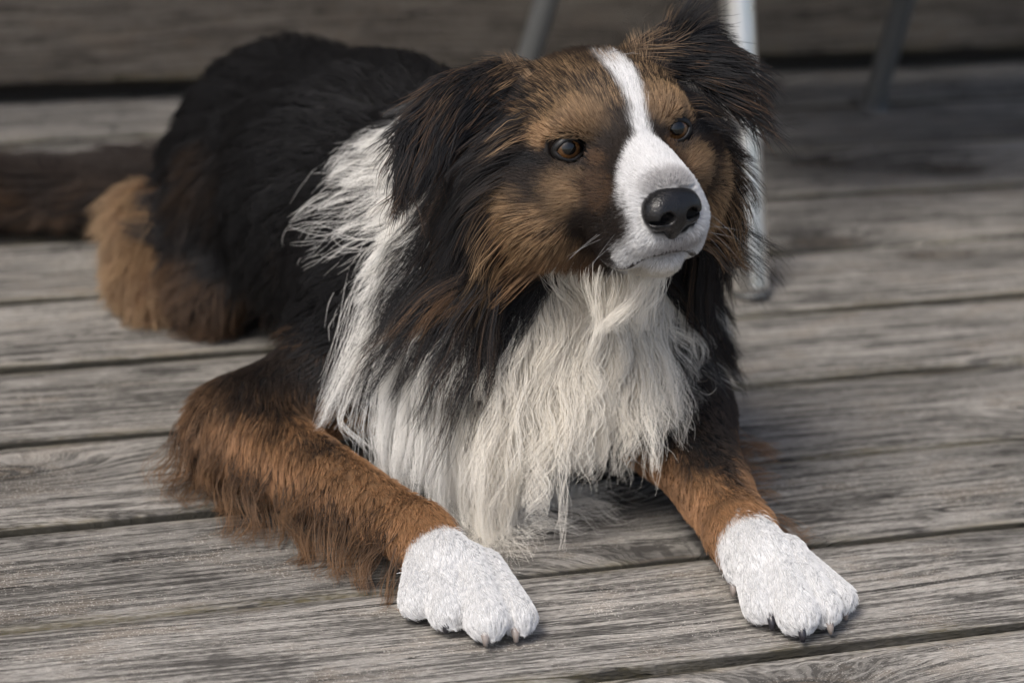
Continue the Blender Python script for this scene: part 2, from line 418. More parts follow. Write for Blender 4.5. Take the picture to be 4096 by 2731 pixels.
# head (centimetres, x to the viewer's right, y out of the face, z up)
addh('skull', f_ell((0, -5.6, .1), (5.6, 5.4, 4.0)), 1.5)
addh('skull', f_ell((0, -2.8, .5), (4.0, 3.3, 2.6)), 1.5)
addh('brow', f_ell((-2.7, -.75, 1.25), (1.5, 1.2, .95)), 1.1)
addh('brow', f_ell((2.7, -.75, 1.25), (1.5, 1.2, .95)), 1.1)
addh('cheek', f_ell((-4.2, -3.6, -3.4), (3.1, 3.8, 3.7)), 1.8)
addh('cheek', f_ell((4.2, -3.6, -3.4), (3.1, 3.8, 3.7)), 1.8)
addh('cheek', f_ell((-3.2, -.6, -2.2), (1.9, 2.2, 1.7)), 1.2)
addh('cheek', f_ell((3.2, -.6, -2.2), (1.9, 2.2, 1.7)), 1.2)
addh('muzzle', f_cap((0, .3, -1.15), (0, 5.3, -2.25), 2.15, 1.95), 1.5)
addh('muzzle', f_cap((-1.05, .6, -3.6), (-.92, 4.9, -3.75), 2.25, 1.78), 1.0)
addh('muzzle', f_cap((1.05, .6, -3.6), (.92, 4.9, -3.75), 2.25, 1.78), 1.0)
addh('muzzle', f_ell((-1.85, 2.5, -5.2), (1.15, 2.5, 1.45)), .8)
addh('muzzle', f_ell((1.85, 2.5, -5.2), (1.15, 2.5, 1.45)), .8)
addh('jaw', f_cap((0, -1.5, -5.9), (0.1, 4.2, -5.95), 2.35, 1.15), .35)
addh('jaw', f_ell((0, -3.5, -5.8), (3.6, 3.6, 2.8)), 1.5)
# ears
addh('ear', f_cap((-5.0, -6.6, 2.9), (-8.0, -6.3, 2.0), 1.6, 1.8, (1, 1.5, 1)), 1.8)
addh('ear', f_cap((-8.0, -6.3, 2.0), (-10.2, -5.6, .7), 1.8, 1.6, (1, 1.7, 1)), 1.0)
addh('ear', f_cap((-10.2, -5.6, .7), (-11.9, -5.0, -.9), 1.6, .55, (1, 1.7, 1)), .8)
addh('ear', f_cap((4.4, -6.2, 3.0), (6.8, -6.2, 3.5), 1.4, 1.4, (1, 1.7, 1)), 1.2)
addh('ear', f_cap((6.8, -6.2, 3.5), (8.7, -5.4, 1.6), 1.4, 1.4, (1, 1.7, 1)), 1.0)
addh('ear', f_cap((8.7, -5.4, 1.6), (9.5, -4.6, -.7), 1.4, .55, (1, 1.7, 1)), .8)

VOX = .003
GLO = np.array([-.53, -.50, -.012]); GHI = np.array([.23, .23, .325])
GN = np.ceil((GHI - GLO) / VOX).astype(int) + 1
ax = [(GLO[i] + VOX * np.arange(GN[i])).astype(np.float32) for i in range(3)]
G = np.full(GN, .06, np.float32)
def smin(a, b, k):
    h = np.maximum(k - np.abs(a - b), 0) / k
    return np.minimum(a, b) - h * h * k * .25
def grid_slice(lo, hi, pad):
    s = []
    for i in range(3):
        a = int(max(0, math.floor((lo[i] - pad - GLO[i]) / VOX))); b = int(min(GN[i], math.ceil((hi[i] + pad - GLO[i]) / VOX) + 1)); s.append(slice(a, b))
    return tuple(s)
for reg, (fn, lo, hi), kk in PR:
    s = grid_slice(lo, hi, .045)
    x = ax[0][s[0]][:, None, None]; y = ax[1][s[1]][None, :, None]; z = ax[2][s[2]][None, None, :]
    G[s] = smin(G[s], fn(x, y, z).astype(np.float32), kk)
# eye sockets, mouth corner crease, nose seat
EYE_C = [np.array((-3.38, -.85, -.02)), np.array((3.38, -.85, -.02))]
for c in EYE_C:
    fn, lo, hi = in_head(f_ell(c + np.array((0, .45, 0)), (1.12, 1.1, .88)))
    s = grid_slice(lo, hi, .02); x = ax[0][s[0]][:, None, None]; y = ax[1][s[1]][None, :, None]; z = ax[2][s[2]][None, None, :]
    d = -fn(x, y, z).astype(np.float32); kk = .35 * HS
    G[s] = -smin(-G[s], -d, kk)
G = np.maximum(G, -(ax[2][None, None, :] - .001) * 1.0 * 1.0) if True else G   # nothing below the deck

def sample(P):
    q = (P - GLO) / VOX; q = np.clip(q, 0, GN - 1.001); i = q.astype(int); f = q - i
    x, y, z = i.T; fx, fy, fz = f.T
    c00 = G[x, y, z] * (1 - fx) + G[x + 1, y, z] * fx; c10 = G[x, y + 1, z] * (1 - fx) + G[x + 1, y + 1, z] * fx
    c01 = G[x, y, z + 1] * (1 - fx) + G[x + 1, y, z + 1] * fx; c11 = G[x, y + 1, z + 1] * (1 - fx) + G[x + 1, y + 1, z + 1] * fx
    return (c00 * (1 - fy) + c10 * fy) * (1 - fz) + (c01 * (1 - fy) + c11 * fy) * fz
def grad(P, e=.003):
    g = np.stack([sample(P + np.eye(3)[i] * e) - sample(P - np.eye(3)[i] * e) for i in range(3)], -1)
    return g / (np.linalg.norm(g, axis=1, keepdims=True) + 1e-9)

def surface_nets(val, lo, h):
    ins = val < 0
    n = np.array(val.shape) - 1
    cnt = np.zeros(n, np.int8)
    for a in (0, 1):
        for b in (0, 1):
            for c in (0, 1): cnt += ins[a:n[0] + a, b:n[1] + b, c:n[2] + c]
    act = (cnt > 0) & (cnt < 8)
    idx = np.argwhere(act); ids = np.full(n, -1, np.int64); ids[act] = np.arange(len(idx))
    corners = [(a, b, c) for a in (0, 1) for b in (0, 1) for c in (0, 1)]
    cv = np.stack([val[idx[:, 0] + a, idx[:, 1] + b, idx[:, 2] + c] for a, b, c in corners], 1)
    acc = np.zeros((len(idx), 3)); num = np.zeros(len(idx))
    for i, ca in enumerate(corners):
        for j in range(i + 1, 8):
            cb = corners[j]
            if sum(abs(p - q) for p, q in zip(ca, cb)) != 1: continue
            va, vb = cv[:, i], cv[:, j]; cr = (va < 0) != (vb < 0)
            t = np.where(cr, va / np.where(cr, va - vb, 1), 0)[:, None]
            p = np.array(ca) * (1 - t) + np.array(cb) * t
            acc += p * cr[:, None]; num += cr
    V = lo + (idx + acc / num[:, None]) * h
    Q = []
    for axis in range(3):
        o1, o2 = [(1, 2), (2, 0), (0, 1)][axis]
        sl0 = [slice(None)] * 3; sl1 = [slice(None)] * 3; sl0[axis] = slice(0, -1); sl1[axis] = slice(1, None)
        A = ins[tuple(sl0)]; B = ins[tuple(sl1)]
        e = np.argwhere(A != B); e = e[(e[:, o1] > 0) & (e[:, o2] > 0) & (e[:, o1] < n[o1]) & (e[:, o2] < n[o2])]
        def cid(d1, d2):
            q = e.copy(); q[:, o1] -= d1; q[:, o2] -= d2; return ids[q[:, 0], q[:, 1], q[:, 2]]
        quad = np.stack([cid(1, 1), cid(0, 1), cid(0, 0), cid(1, 0)], 1)
        flip = ~A[e[:, 0], e[:, 1], e[:, 2]]
        quad[flip] = quad[flip][:, ::-1]
        Q.append(quad)
    return V, np.concatenate(Q)

BV, BQ = surface_nets(G, GLO, VOX)
for _ in range(2): BV = BV - grad(BV, .002) * sample(BV)[:, None]

# ---- regions and coat
REG = sorted(set(r for r, _, _ in PR)); RI = {r: i for i, r in enumerate(REG)}
def regions(P):
    D = np.stack([fn(P[:, 0], P[:, 1], P[:, 2]) for _, (fn, _, _), _ in PR], 1)
    w = np.exp(-np.clip(D - D.min(1, keepdims=True), 0, .2) / .006)
    W = np.zeros((len(P), len(REG)))
    for i, (r, _, _) in enumerate(PR): W[:, RI[r]] += w[:, i]
    return W / W.sum(1, keepdims=True)

def sstep(a, b, x):
    t = np.clip((x - a) / (b - a), 0, 1); return t * t * (3 - 2 * t)
def blob(H, c, r): return np.sqrt((((H - np.array(c)) / np.array(r)) ** 2).sum(1))

BLACK = np.array((.0062, .0058, .0062)); DKBR = np.array((.030, .0195, .0130)); TAN = np.array((.285, .158, .078)); GOLD = np.array((.58, .385, .214))
RUST = np.array((.270, .146, .070)); WHITE = np.array((.80, .80, .805)); CREAM = np.array((.86, .815, .735)); BIBW = np.array((.86, .86, .85)); GREYW = np.array((.30, .28, .28))
def lerp(a, b, t): return a + (b - a) * t[:, None]

def coat(P, W, N):
    """root and tip colour of a hair rooted at P"""
    n = len(P); H = w2h(P); x, y, z = H.T; axx = np.abs(x)
    n1 = vnoise(H * .9, 1); n2 = vnoise(H * 2.3, 2); jit = rng.normal(0, 1, n)
    root = np.tile(BLACK, (n, 1)); tip = root.copy()
    wg = lambda *r: sum(W[:, RI[i]] for i in r)
    head = wg('skull', 'brow', 'cheek', 'muzzle', 'jaw')
    # ---- head: sable ground, dark roots with golden tips on the forehead
    def put(mask, rc, tc):
        nonlocal root, tip
        m = np.clip(mask, 0, 1); root = lerp(root, np.broadcast_to(rc, root.shape), m); tip = lerp(tip, np.broadcast_to(tc, tip.shape), m)
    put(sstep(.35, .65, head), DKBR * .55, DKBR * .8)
    n3 = vnoise(H * 7.0, 6); sab = sstep(-.15, .65, n2 * .35 + n3 * .25 + .42 * jit)
    fore = sstep(1.25, .6, blob(H, (-2.6, -2.5, 2.4), (3.8, 4.8, 2.6)) + .15 * n1) + sstep(1.25, .6, blob(H, (2.6, -2.5, 2.4), (2.8, 4.8, 2.3)) + .15 * n1)
    put(np.clip(fore, 0, 1) * sab * .90 * head, DKBR * .9, GOLD * .90)
    crown = sstep(1.2, .5, blob(H, (-5.8, -6.0, 3.4), (3.2, 3.2, 1.6))) + sstep(1.2, .5, blob(H, (4.6, -5.8, 4.2), (1.9, 1.9, 1.2)))
    put(np.clip(crown, 0, 1) * (1 - .75 * wg('ear') * (x > 0)) * (1 - .6 * wg('ear') * (x < 0)) * sstep(-.3, .4, n2 * .5 + n3 * .6 + .2 * jit) * .9, TAN * .8, GOLD * 1.35)
    for sx in (-1, 1):
        c = EYE_C[0 if sx < 0 else 1]
        put(sstep(1.15, .55, blob(H, (sx * 2.55, -.2, 1.45), (1.85, 2., 1.25)) + .22 * n1 + .10 * jit) * (.45 + .55 * sab) * .95, TAN * .8, GOLD * .85)       # brow patch
        put(sstep(1.15, .7, blob(H, (sx * 4.35, -1.2, .75), (1.0, 1.6, .9)) + .1 * jit) * .8, TAN * .9, GOLD * .85)
        put(sstep(1.2, .65, blob(H, (sx * 3.5, .3, -2.2), (1.75, 2.2, 1.35)) + .15 * n1 + .08 * jit) * (.55 + .45 * sab) * .95, TAN * .9, GOLD * .75)             # under the eye
        put(sstep(1.15, .70, blob(H, (sx * 5.3, -2.6, -4.6), (3.0, 3.6, 2.8)) + .16 * n1 + .07 * jit) * sstep(-.65, .25, n2 * .35 + n3 * .3 + .35 * jit) * .95, TAN * .85, GOLD * .90)
        put(sstep(1.15, .6, blob(H, (sx * 4.2, -1.0, -7.4), (2.6, 3.0, 2.0)) + .2 * n2) * .55, TAN * .5, TAN)
        # black line from the outer eye corner and along the muzzle's flank
        put(sstep(1.2, .6, blob(H, (sx * 5.4, -2.0, -.6), (1.5, 1.6, .55)) + .1 * jit) * .95, BLACK, BLACK)
        put(sstep(1.1, .65, blob(H, (sx * 2.75, 2.7, -4.1), (1.05, 3.2, 3.2)) + .28 * n2 + .14 * jit) * .92, BLACK, DKBR * .8)
        put(sstep(1.15, .6, blob(H, (sx * 2.35, 2.2, -2.3), (.95, 2.2, 1.5)) + .12 * n2 + .05 * jit) * .65, DKBR, TAN * .45)
        put(sstep(1.1, .6, blob(H, (sx * 2.05, 1.2, -.55), (.75, 1.3, .55)) + .15 * jit) * .55, DKBR, TAN * .7)
    # mane behind the cheeks
    mane = sstep(1.12, .92, blob(H, (-6.6, -6.5, -5.2), (6.4, 6.5, 9.5)) + .10 * n1)
    mane_r = sstep(1.12, .92, blob(H, (7.0, -6.5, -6.5), (5.4, 6.5, 10.0)) + .10 * n1)
    nk = wg('neck', 'chest')
    # ---- white bib and collar
    bib = sstep(.35, .6, nk)
    warm = sstep(-.10, .02, P[:, 0]); cw = lerp(WHITE, CREAM, warm)
    put(bib, cw * .92, cw)
    far_r = sstep(.088, .100, P[:, 0] + .006 * n1) * sstep(.5, .7, nk)
    put(far_r, BLACK, BLACK)
    put(sstep(.3, .6, nk) * sstep(.70, .85, N[:, 2]) * sstep(-5, -7, y), BLACK, BLACK)
    md = np.clip(mane + mane_r, 0, 1) * sstep(.3, .1, wg('muzzle')) * sstep(-2.6, -4.2, y + .5 * n1 + .25 * jit)
    put(md * .98, BLACK * 1.15, lerp(np.tile(BLACK, (n, 1)), np.tile(TAN * .45, (n, 1)), sstep(.2, .8, n2 + .4 * jit)))
    # ---- blaze and white muzzle
    s_top = np.clip((z + .8) / 4.2, 0, 1)
    half = .15 + .66 * s_top ** 1.2 + .10 * n2 + .09 * jit
    cx = .42 + .75 * s_top
    bl = sstep(.25, -.25, np.abs(x - cx) - half) * sstep(4.2, 3.6, z + .15 * jit) * sstep(-1.9, -1.0, z) * sstep(.4, .6, head + wg('muzzle')) * sstep(-5.6, -4.6, y)
    put(bl, WHITE * .92, WHITE)
    mz = wg('muzzle') + .0
    wide = .12 + 2.25 * sstep(1.7, 4.5, y) + .10 * n2 + .10 * jit
    side = np.where(x < .2, -(x - .2) - wide - .45 * sstep(-3.6, -5.0, z), (x - .2) - wide - .5)
    wm = sstep(.25, -.25, side) * sstep(.5, 1.5, y) * sstep(.3, .6, wg('muzzle', 'jaw', 'brow', 'skull', 'cheek'))
    put(wm, WHITE * .93, WHITE)
    lowm = sstep(-3.9, -5.2, z) * sstep(-2.9, -1.2, x + .3 * jit) * sstep(.5, 2.0, y) * sstep(.4, .6, head)
    put(lowm * sstep(.2, -.2, axx - 2.7) * .9, WHITE * .8, WHITE * .92)
    # speckled grey lip edge under and above the nose
    put(sstep(1.15, .4, blob(H, (.3, 6.0, -4.9), (2.1, 1.9, 1.05)) + .18 * jit) * .70, GREYW * .35, GREYW)
    put(sstep(1.25, .6, blob(H, (0, 6.4, -1.35), (1.5, 1.1, .9)) + .12 * jit) * .7, GREYW * .3, GREYW * .9)
    # chin and throat
    ch = sstep(-6.0, -6.6, z) * sstep(1.6, 2.6, y + .2 * jit) * sstep(.4, .6, head)
    put(ch, CREAM * .55, CREAM * .75)
    thr = sstep(-7.0, -7.8, z + .2 * n1) * sstep(-3.2, -1.6, x + .25 * jit) * sstep(4.6, 3.6, x + .2 * jit) * sstep(.4, .6, wg('jaw', 'cheek') + nk)
    put(thr, CREAM * .92, CREAM)
    # ---- legs
    leg = wg('fore'); dl = np.hypot(P[:, 0] + .06, 0)
    up = sstep(.040, .060, P[:, 2] + .006 * n1 + .003 * jit) * sstep(-.06, -.10, P[:, 0] * (P[:, 0] < .02) - .2 * (P[:, 0] > .02)) 
    lv = (1 + .30 * vnoise(P * 55, 12) + .18 * vnoise(P * 160, 13))[:, None]
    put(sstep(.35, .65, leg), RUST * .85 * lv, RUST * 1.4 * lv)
    put(sstep(.35, .65, leg) * up, BLACK * 1.2, DKBR)
    put(sstep(.35, .65, leg) * sstep(-.155, -.19, P[:, 0] + .004 * n2) * .75, DKBR, TAN * .6)
    dL = (P[:, 0] + .048) * .42 + (P[:, 1] + .384) * -.90 - (P[:, 2] - .03) * .3; dR = (P[:, 0] - .138) * .27 + (P[:, 1] + .360) * -.96
    dd = np.where(P[:, 0] < .05, dL - .028, dR - .014) + .0018 * jit + .0030 * vnoise(P * 130, 15)
    lowleg = sstep(.3, .6, leg + wg('paw'))
    put(sstep(.4, .6, wg('paw')), RUST * .9, RUST * 1.35)
    put(lowleg * sstep(-.002, .001, dd), WHITE * .92, WHITE)
    # ---- hind quarters and tail
    put(sstep(.35, .65, wg('hind')), TAN * .7, GOLD * (.52 + .18 * vnoise(P * 40, 14))[:, None])
    put(sstep(.35, .65, wg('knee')), DKBR * .7, TAN * .25)
    put(sstep(.35, .65, wg('knee')) * sstep(.08, .03, P[:, 2]) * sstep(-.3, .4, n1), TAN * .25, TAN * .4)
    put(sstep(.4, .7, wg('tail')), DKBR * .8, lerp(np.tile(DKBR, (n, 1)), np.tile(TAN * .55, (n, 1)), sstep(-.3, .5, n1) * sstep(.065, .02, P[:, 2])))
    tor = wg('torso', 'haunch')
    put(sstep(.5, .8, tor) * sstep(.35, .8, vnoise(P * 18, 5)) * .35, DKBR, TAN * .35)
    v = np.exp(rng.normal(0, .10, n))[:, None]
    return np.clip(root * v, 0, .985), np.clip(tip * v, 0, .985)

NC_ = np.array((0., 6.85, -2.75))
dog = empty('dog', (-.02, -.20, 0))
tag(dog, 'tricolour long-haired dog with white blaze and bib lying on the deck looking up', 'dog')
DOG_INV = Matrix.Translation(dog.location).inverted()

nt = NT('dog_skin'); at = nt.n('ShaderNodeAttribute', attribute_name='coat_colour')
M_SKIN = nt.surf(principled(nt, Base_Color=at.outputs['Color'], Roughness=.8, Specular_IOR_Level=.2))
body = mesh_obj('body', BV, BQ.tolist(), M_SKIN, dog)
W_ = regions(BV); cr, ct = coat(BV, W_, grad(BV))
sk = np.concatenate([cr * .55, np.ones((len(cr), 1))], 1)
HB = w2h(BV)
sk[blob(HB, NC_ + np.array((0, -.1, -.1)), (1.72, 1.9, 1.45)) < 1, :3] = (.007, .0065, .007)
for c in EYE_C:
    d = blob(HB, c + np.array((0, .5, 0)), (1.6, 1.6, 1.3)); sk[d < 1, :3] = (.008, .007, .007)
ca = body.data.attributes.new('coat_colour', 'FLOAT_COLOR', 'POINT'); ca.data.foreach_set('color', sk.astype(np.float32).ravel())

# ------------------------------------------------------------------ eyes
nt = NT('dog_eye'); tcn = nt.n('ShaderNodeTexCoord'); sp = nt.n('ShaderNodeSeparateXYZ', {0: tcn.outputs['Object']})
rr = nt.math('SQRT', nt.math('ADD', nt.math('POWER', sp.outputs[0], 2.), nt.math('POWER', sp.outputs[2], 2.)))
ang = nt.math('ARCTAN2', sp.outputs[2], sp.outputs[0])
fib = nt.n('ShaderNodeTexNoise', {'Vector': nt.n('ShaderNodeCombineXYZ', {0: nt.math('MULTIPLY', ang, 5.), 1: nt.math('MULTIPLY', rr, 150.), 2: 0.}).outputs[0], 'Scale': 2.2, 'Detail': 3.}).outputs[0]
iris = nt.mix(fib, (.026, .012, .005), (.100, .048, .018))
iris = nt.mix(nt.maprange(rr, .0058, .0072), iris, (.010, .006, .004))
iris = nt.mix(nt.maprange(rr, .0045, .0037), iris, (.002, .002, .002))
iris = nt.mix(nt.maprange(rr, .0072, .0076), iris, (.005, .004, .004))
M_EYE = nt.surf(principled(nt, Base_Color=iris, Roughness=.3, Specular_IOR_Level=.08, Coat_Weight=nt.maprange(rr, .0080, .0070), Coat_Roughness=.015, Coat_IOR=1.45))
nt = NT('dark_lid_skin'); tcn = nt.n('ShaderNodeTexCoord'); lb = nt.n('ShaderNodeTexNoise', {'Vector': tcn.outputs['Object'], 'Scale': 900., 'Detail': 2.})
M_LID = nt.surf(principled(nt, Base_Color=(.007, .0065, .0065), Roughness=.42, Specular_IOR_Level=.3, Normal=nt.n('ShaderNodeBump', {'Strength': .4, 'Distance': .0004, 'Height': lb.outputs[0]}).outputs[0]))
def uv_sphere(c, r, nu=40, nv=24):
    V = [c + np.array((0, 0, r))]; F = []
    for i in range(1, nv):
        th = math.pi * i / nv
        for j in range(nu):
            ph = 2 * math.pi * j / nu; V.append(c + r * np.array((math.sin(th) * math.cos(ph), math.sin(th) * math.sin(ph), math.cos(th))))
    V.append(c - np.array((0, 0, r)))
    for j in range(nu): F.append((0, 1 + j, 1 + (j + 1) % nu))
    for i in range(nv - 2):
        for j in range(nu):
            a = 1 + i * nu; b = a + nu; F.append((a + j, b + j, b + (j + 1) % nu, a + (j + 1) % nu))
    e = len(V) - 1; a = 1 + (nv - 2) * nu
    for j in range(nu): F.append((a + j, e, a + (j + 1) % nu))
    return V, F
ER = 1.0
LOOK_AT = np.array((0., -1.85, .70))      # what the dog glances at
for si, c in enumerate(EYE_C):
    cw_ = h2w(c)
    gaze = HM @ np.array((.06, 1., .16)); gaze = .68 * gaze / np.linalg.norm(gaze) + .32 * (LOOK_AT - cw_) / np.linalg.norm(LOOK_AT - cw_); gaze /= np.linalg.norm(gaze)
    xa = HM[:, 0] - gaze * (HM[:, 0] @ gaze); xa /= np.linalg.norm(xa); za = np.cross(xa, gaze)
    V, F = uv_sphere(np.zeros(3), ER * HS)
    V = np.array(V)
    bul = np.exp(-((V[:, 0] ** 2 + V[:, 2] ** 2) / (.0068 ** 2)) ** 2) * (V[:, 1] > 0); V[:, 1] += bul * .0007      # cornea
    eye = mesh_obj('eye', V, F, M_EYE, dog)
    mw = Matrix(((xa[0], gaze[0], za[0], cw_[0]), (xa[1], gaze[1], za[1], cw_[1]), (xa[2], gaze[2], za[2], cw_[2]), (0, 0, 0, 1)))
    eye.matrix_parent_inverse = DOG_INV; eye.matrix_basis = mw
    # almond rim of dark lid skin lying on the ball
    s = -1 if si == 0 else 1           # nose side is -s
    pts = []
    for a in np.linspace(0, 2 * math.pi, 65)[:-1]:
        u = math.cos(a); v = math.sin(a)
        U = .90 * u - s * .03; Vv = (.72 if v > 0 else .66) * abs(v) ** 1.05 * np.sign(v) * (1 - .18 * u * u)
        nose_side = max(0, -s * u)
        U += -s * .20 * nose_side ** 5; Vv -= .16 * nose_side ** 4; Vv += .04 * max(0, s * u) ** 3
        fw = math.sqrt(max(ER * ER * 1.06 - min(U * U + Vv * Vv, 1.0), .02))
        pts.append(c + np.array((U, fw + .02, Vv)))
    pts = [h2w(p) for p in pts]; n = len(pts); seg = 10; VV = []; FF = []
    for i in range(n):
        t = pts[(i + 1) % n] - pts[i - 1]; t /= np.linalg.norm(t)
        out = pts[i] - cw_; out -= t * (out @ t); out /= np.linalg.norm(out); b = np.cross(t, out)
        for q in range(seg):
            an = 2 * math.pi * q / seg; VV.append(pts[i] + (out * math.cos(an) * .12 + b * math.sin(an) * .22) * HS)
    for i in range(n):
        for q in range(seg):
            i2 = (i + 1) % n; q2 = (q + 1) % seg; FF.append((i * seg + q, i2 * seg + q, i2 * seg + q2, i * seg + q2))
    mesh_obj('eyelid', VV, FF, M_LID, dog)

# ------------------------------------------------------------------ nose leather (own fine field, head centimetres)
NC = np.array((0., 6.85, -2.75))
nlo = NC + np.array((-2.6, -2.2, -2.4)); nh = .07; nn = (80, 60, 68)
nx = (nlo[0] + nh * np.arange(nn[0]))[:, None, None]; ny = (nlo[1] + nh * np.arange(nn[1]))[None, :, None]; nz_ = (nlo[2] + nh * np.arange(nn[2]))[None, None, :]
def NE(c, r): return f_ell(NC + np.array(c), r)[0](nx, ny, nz_)
N = NE((0, -.35, .25), (1.80, 1.15, 1.25))
N = smin(N, NE((-.95, .02, -.10), (.98, .85, 1.00)), .45)
N = smin(N, NE((.95, .02, -.10), (.98, .85, 1.00)), .45)
N = smin(N, NE((0, .18, -.25), (.80, .80, 1.05)), .4)
N = smin(N, NE((0, -.12, -1.10), (.55, .60, .75)), .4)
for s in (-1, 1):
    cut = NE((s * .86, .80, -.12), (.46, .80, .38)); N = -smin(-N, cut, .16)
    cut = NE((s * 1.38, .42, -.34), (.48, .46, .15)); N = -smin(-N, cut, .14)
N = -smin(-N, np.sqrt((nx - NC[0]) ** 2 + ((nz_ - NC[2] + 1.1) * .28) ** 2 + (ny - NC[1] - .98) ** 2) - .16, .22)
NV, NQ = surface_nets(N.astype(np.float64), nlo, nh)
ca_, sa_ = math.cos(-.05), math.sin(-.05)
q = NV - NC; qa, qb = math.cos(-.20), math.sin(-.20); q = np.stack([q[:, 0] * qa - q[:, 1] * qb, q[:, 0] * qb + q[:, 1] * qa, q[:, 2]], 1)
qa, qb = math.cos(-.13), math.sin(-.13); q = np.stack([q[:, 0], q[:, 1] * qa - q[:, 2] * qb, q[:, 1] * qb + q[:, 2] * qa], 1)
q = np.stack([q[:, 0] * ca_ + q[:, 2] * -sa_, q[:, 1], q[:, 0] * sa_ + q[:, 2] * ca_], 1) + NC
nt = NT('nose_leather'); tcn = nt.n('ShaderNodeTexCoord')
vv = nt.n('ShaderNodeTexVoronoi', {'Vector': tcn.outputs['Object'], 'Scale': 650.}, feature='DISTANCE_TO_EDGE')
pb = nt.math('MINIMUM', vv.outputs['Distance'], .25)
M_NOSE = nt.surf(principled(nt, Base_Color=(.009, .0087, .0093), Roughness=.27, Specular_IOR_Level=.32, Normal=nt.n('ShaderNodeBump', {'Strength': .55, 'Distance': .0006, 'Height': pb}).outputs[0]))
nose = mesh_obj('nose', HO + (((q - NC) * .95 + NC) * HS) @ HM.T, NQ.tolist(), M_NOSE, dog)

# ------------------------------------------------------------------ dark lip edge
LIP = np.array([(-3.35, .2, -6.0), (-3.1, 1.3, -6.45), (-2.75, 2.6, -6.55), (-2.2, 3.9, -6.35), (-1.5, 5.0, -5.9), (-.7, 5.75, -5.5), (0, 5.95, -5.35), (.7, 5.75, -5.5), (1.5, 5.0, -5.9), (2.2, 3.9, -6.35), (2.75, 2.6, -6.55), (3.1, 1.3, -6.45), (3.35, .2, -6.0)])
tt_ = np.linspace(0, len(LIP) - 1, 61); LIPC = np.stack([np.interp(tt_, np.arange(len(LIP)), LIP[:, i]) for i in range(3)], 1)
for _ in range(3): LIPC[1:-1] = (LIPC[:-2] + 2 * LIPC[1:-1] + LIPC[2:]) / 4
LW = h2w(LIPC)
for _ in range(3): LW = LW - grad(LW, .002) * sample(LW)[:, None]
LIPH = w2h(LW)
nt = NT('dark_lip_skin'); M_LIP = nt.surf(principled(nt, Base_Color=(.022, .016, .015), Roughness=.45))
lv_ = np.abs(np.linspace(-1, 1, 61)); mesh_obj('lip', *tube(list(LW), list(HS * (.20 - .04 * lv_ ** 3)), 10), M_LIP, dog)

# ------------------------------------------------------------------ claws
nt = NT('dark_claw'); M_CLAWD = nt.surf(principled(nt, Base_Color=(.018, .017, .022), Roughness=.32))
nt = NT('pale_claw'); M_CLAWP = nt.surf(principled(nt, Base_Color=(.22, .19, .175), Roughness=.4, Subsurface_Weight=.2, Subsurface_Radius=(.004, .002, .001)))
for (tip, d, dark) in [((-.026, -.466, .013), (.20, -1), 1), ((-.004, -.478, .013), (.20, -1), 0), ((.012, -.468, .0115), (.30, -1), 0), ((-.041, -.449, .011), (.0, -1), 1),
                       ((.153, -.434, .012), (.25, -1), 1), ((.169, -.446, .012), (.22, -1), 1), ((.185, -.433, .0115), (.45, -1), 0), ((.195, -.411, .010), (.6, -1), 0), ((.134, -.396, .013), (.0, -1), 0)]:
    d = np.array((d[0], d[1], 0.)); d /= np.linalg.norm(d); tip = np.array(tip) - d * .0022
    pts = [tip - d * .007 + np.array((0, 0, .0006)), tip - d * .002, tip + d * .0015 + np.array((0, 0, -.0012)), tip + d * .0042 + np.array((0, 0, -.0038)), tip + d * .0055 + np.array((0, 0, -.0072))]
    pts = [np.array((p[0], p[1], max(p[2], .0018))) for p in pts]
    mesh_obj('claw', *tube(pts, [.0026, .0028, .0026, .0021, .0012], 12), M_CLAWD if dark else M_CLAWP, dog)

# ------------------------------------------------------------------ fur
nt = NT('fur'); hi = nt.n('ShaderNodeHairInfo')
a0 = nt.n('ShaderNodeAttribute', attribute_name='root_colour'); a1 = nt.n('ShaderNodeAttribute', attribute_name='tip_colour')
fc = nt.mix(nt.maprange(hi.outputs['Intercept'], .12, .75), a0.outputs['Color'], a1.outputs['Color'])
df = nt.n('ShaderNodeBsdfDiffuse', {'Color': fc}); tr_ = nt.n('ShaderNodeBsdfTranslucent', {'Color': fc})
m1 = nt.n('ShaderNodeMixShader', {0: .30, 1: df.outputs[0], 2: tr_.outputs[0]})
gl = nt.n('ShaderNodeBsdfHair', {'Color': nt.mix(.5, fc, (.75, .75, .78)), 'RoughnessU': .28, 'RoughnessV': .9}, component='Reflection')
ph = nt.n('ShaderNodeMixShader', {0: .09, 1: m1.outputs[0], 2: gl.outputs[0]})
M_FUR = nt.surf(ph)

T_BQ = np.concatenate([BQ[:, [0, 1, 2]], BQ[:, [0, 2, 3]]])
T_A = np.linalg.norm(np.cross(BV[T_BQ[:, 1]] - BV[T_BQ[:, 0]], BV[T_BQ[:, 2]] - BV[T_BQ[:, 0]]), axis=1) / 2
T_C = BV[T_BQ].mean(1); T_W = regions(T_C); T_N = grad(T_C)
T_H = w2h(T_C)
def nrm(v): return v / (np.linalg.norm(v, axis=-1, keepdims=True) + 1e-12)
def unit(v): v = np.asarray(v, float); return v / np.linalg.norm(v)

def scatter(dens):
    """dens: hairs per square metre for every triangle -> roots"""
    w = T_A * dens; n = int(w.sum()); c = np.cumsum(w); t = np.searchsorted(c, rng.uniform(0, c[-1], n)); t = np.minimum(t, len(w) - 1)
    a, b = rng.uniform(0, 1, (2, n)); s = a + b > 1; a[s] = 1 - a[s]; b[s] = 1 - b[s]
    v = BV[T_BQ[t]]; P = v[:, 0] + (v[:, 1] - v[:, 0]) * a[:, None] + (v[:, 2] - v[:, 0]) * b[:, None]
    return P

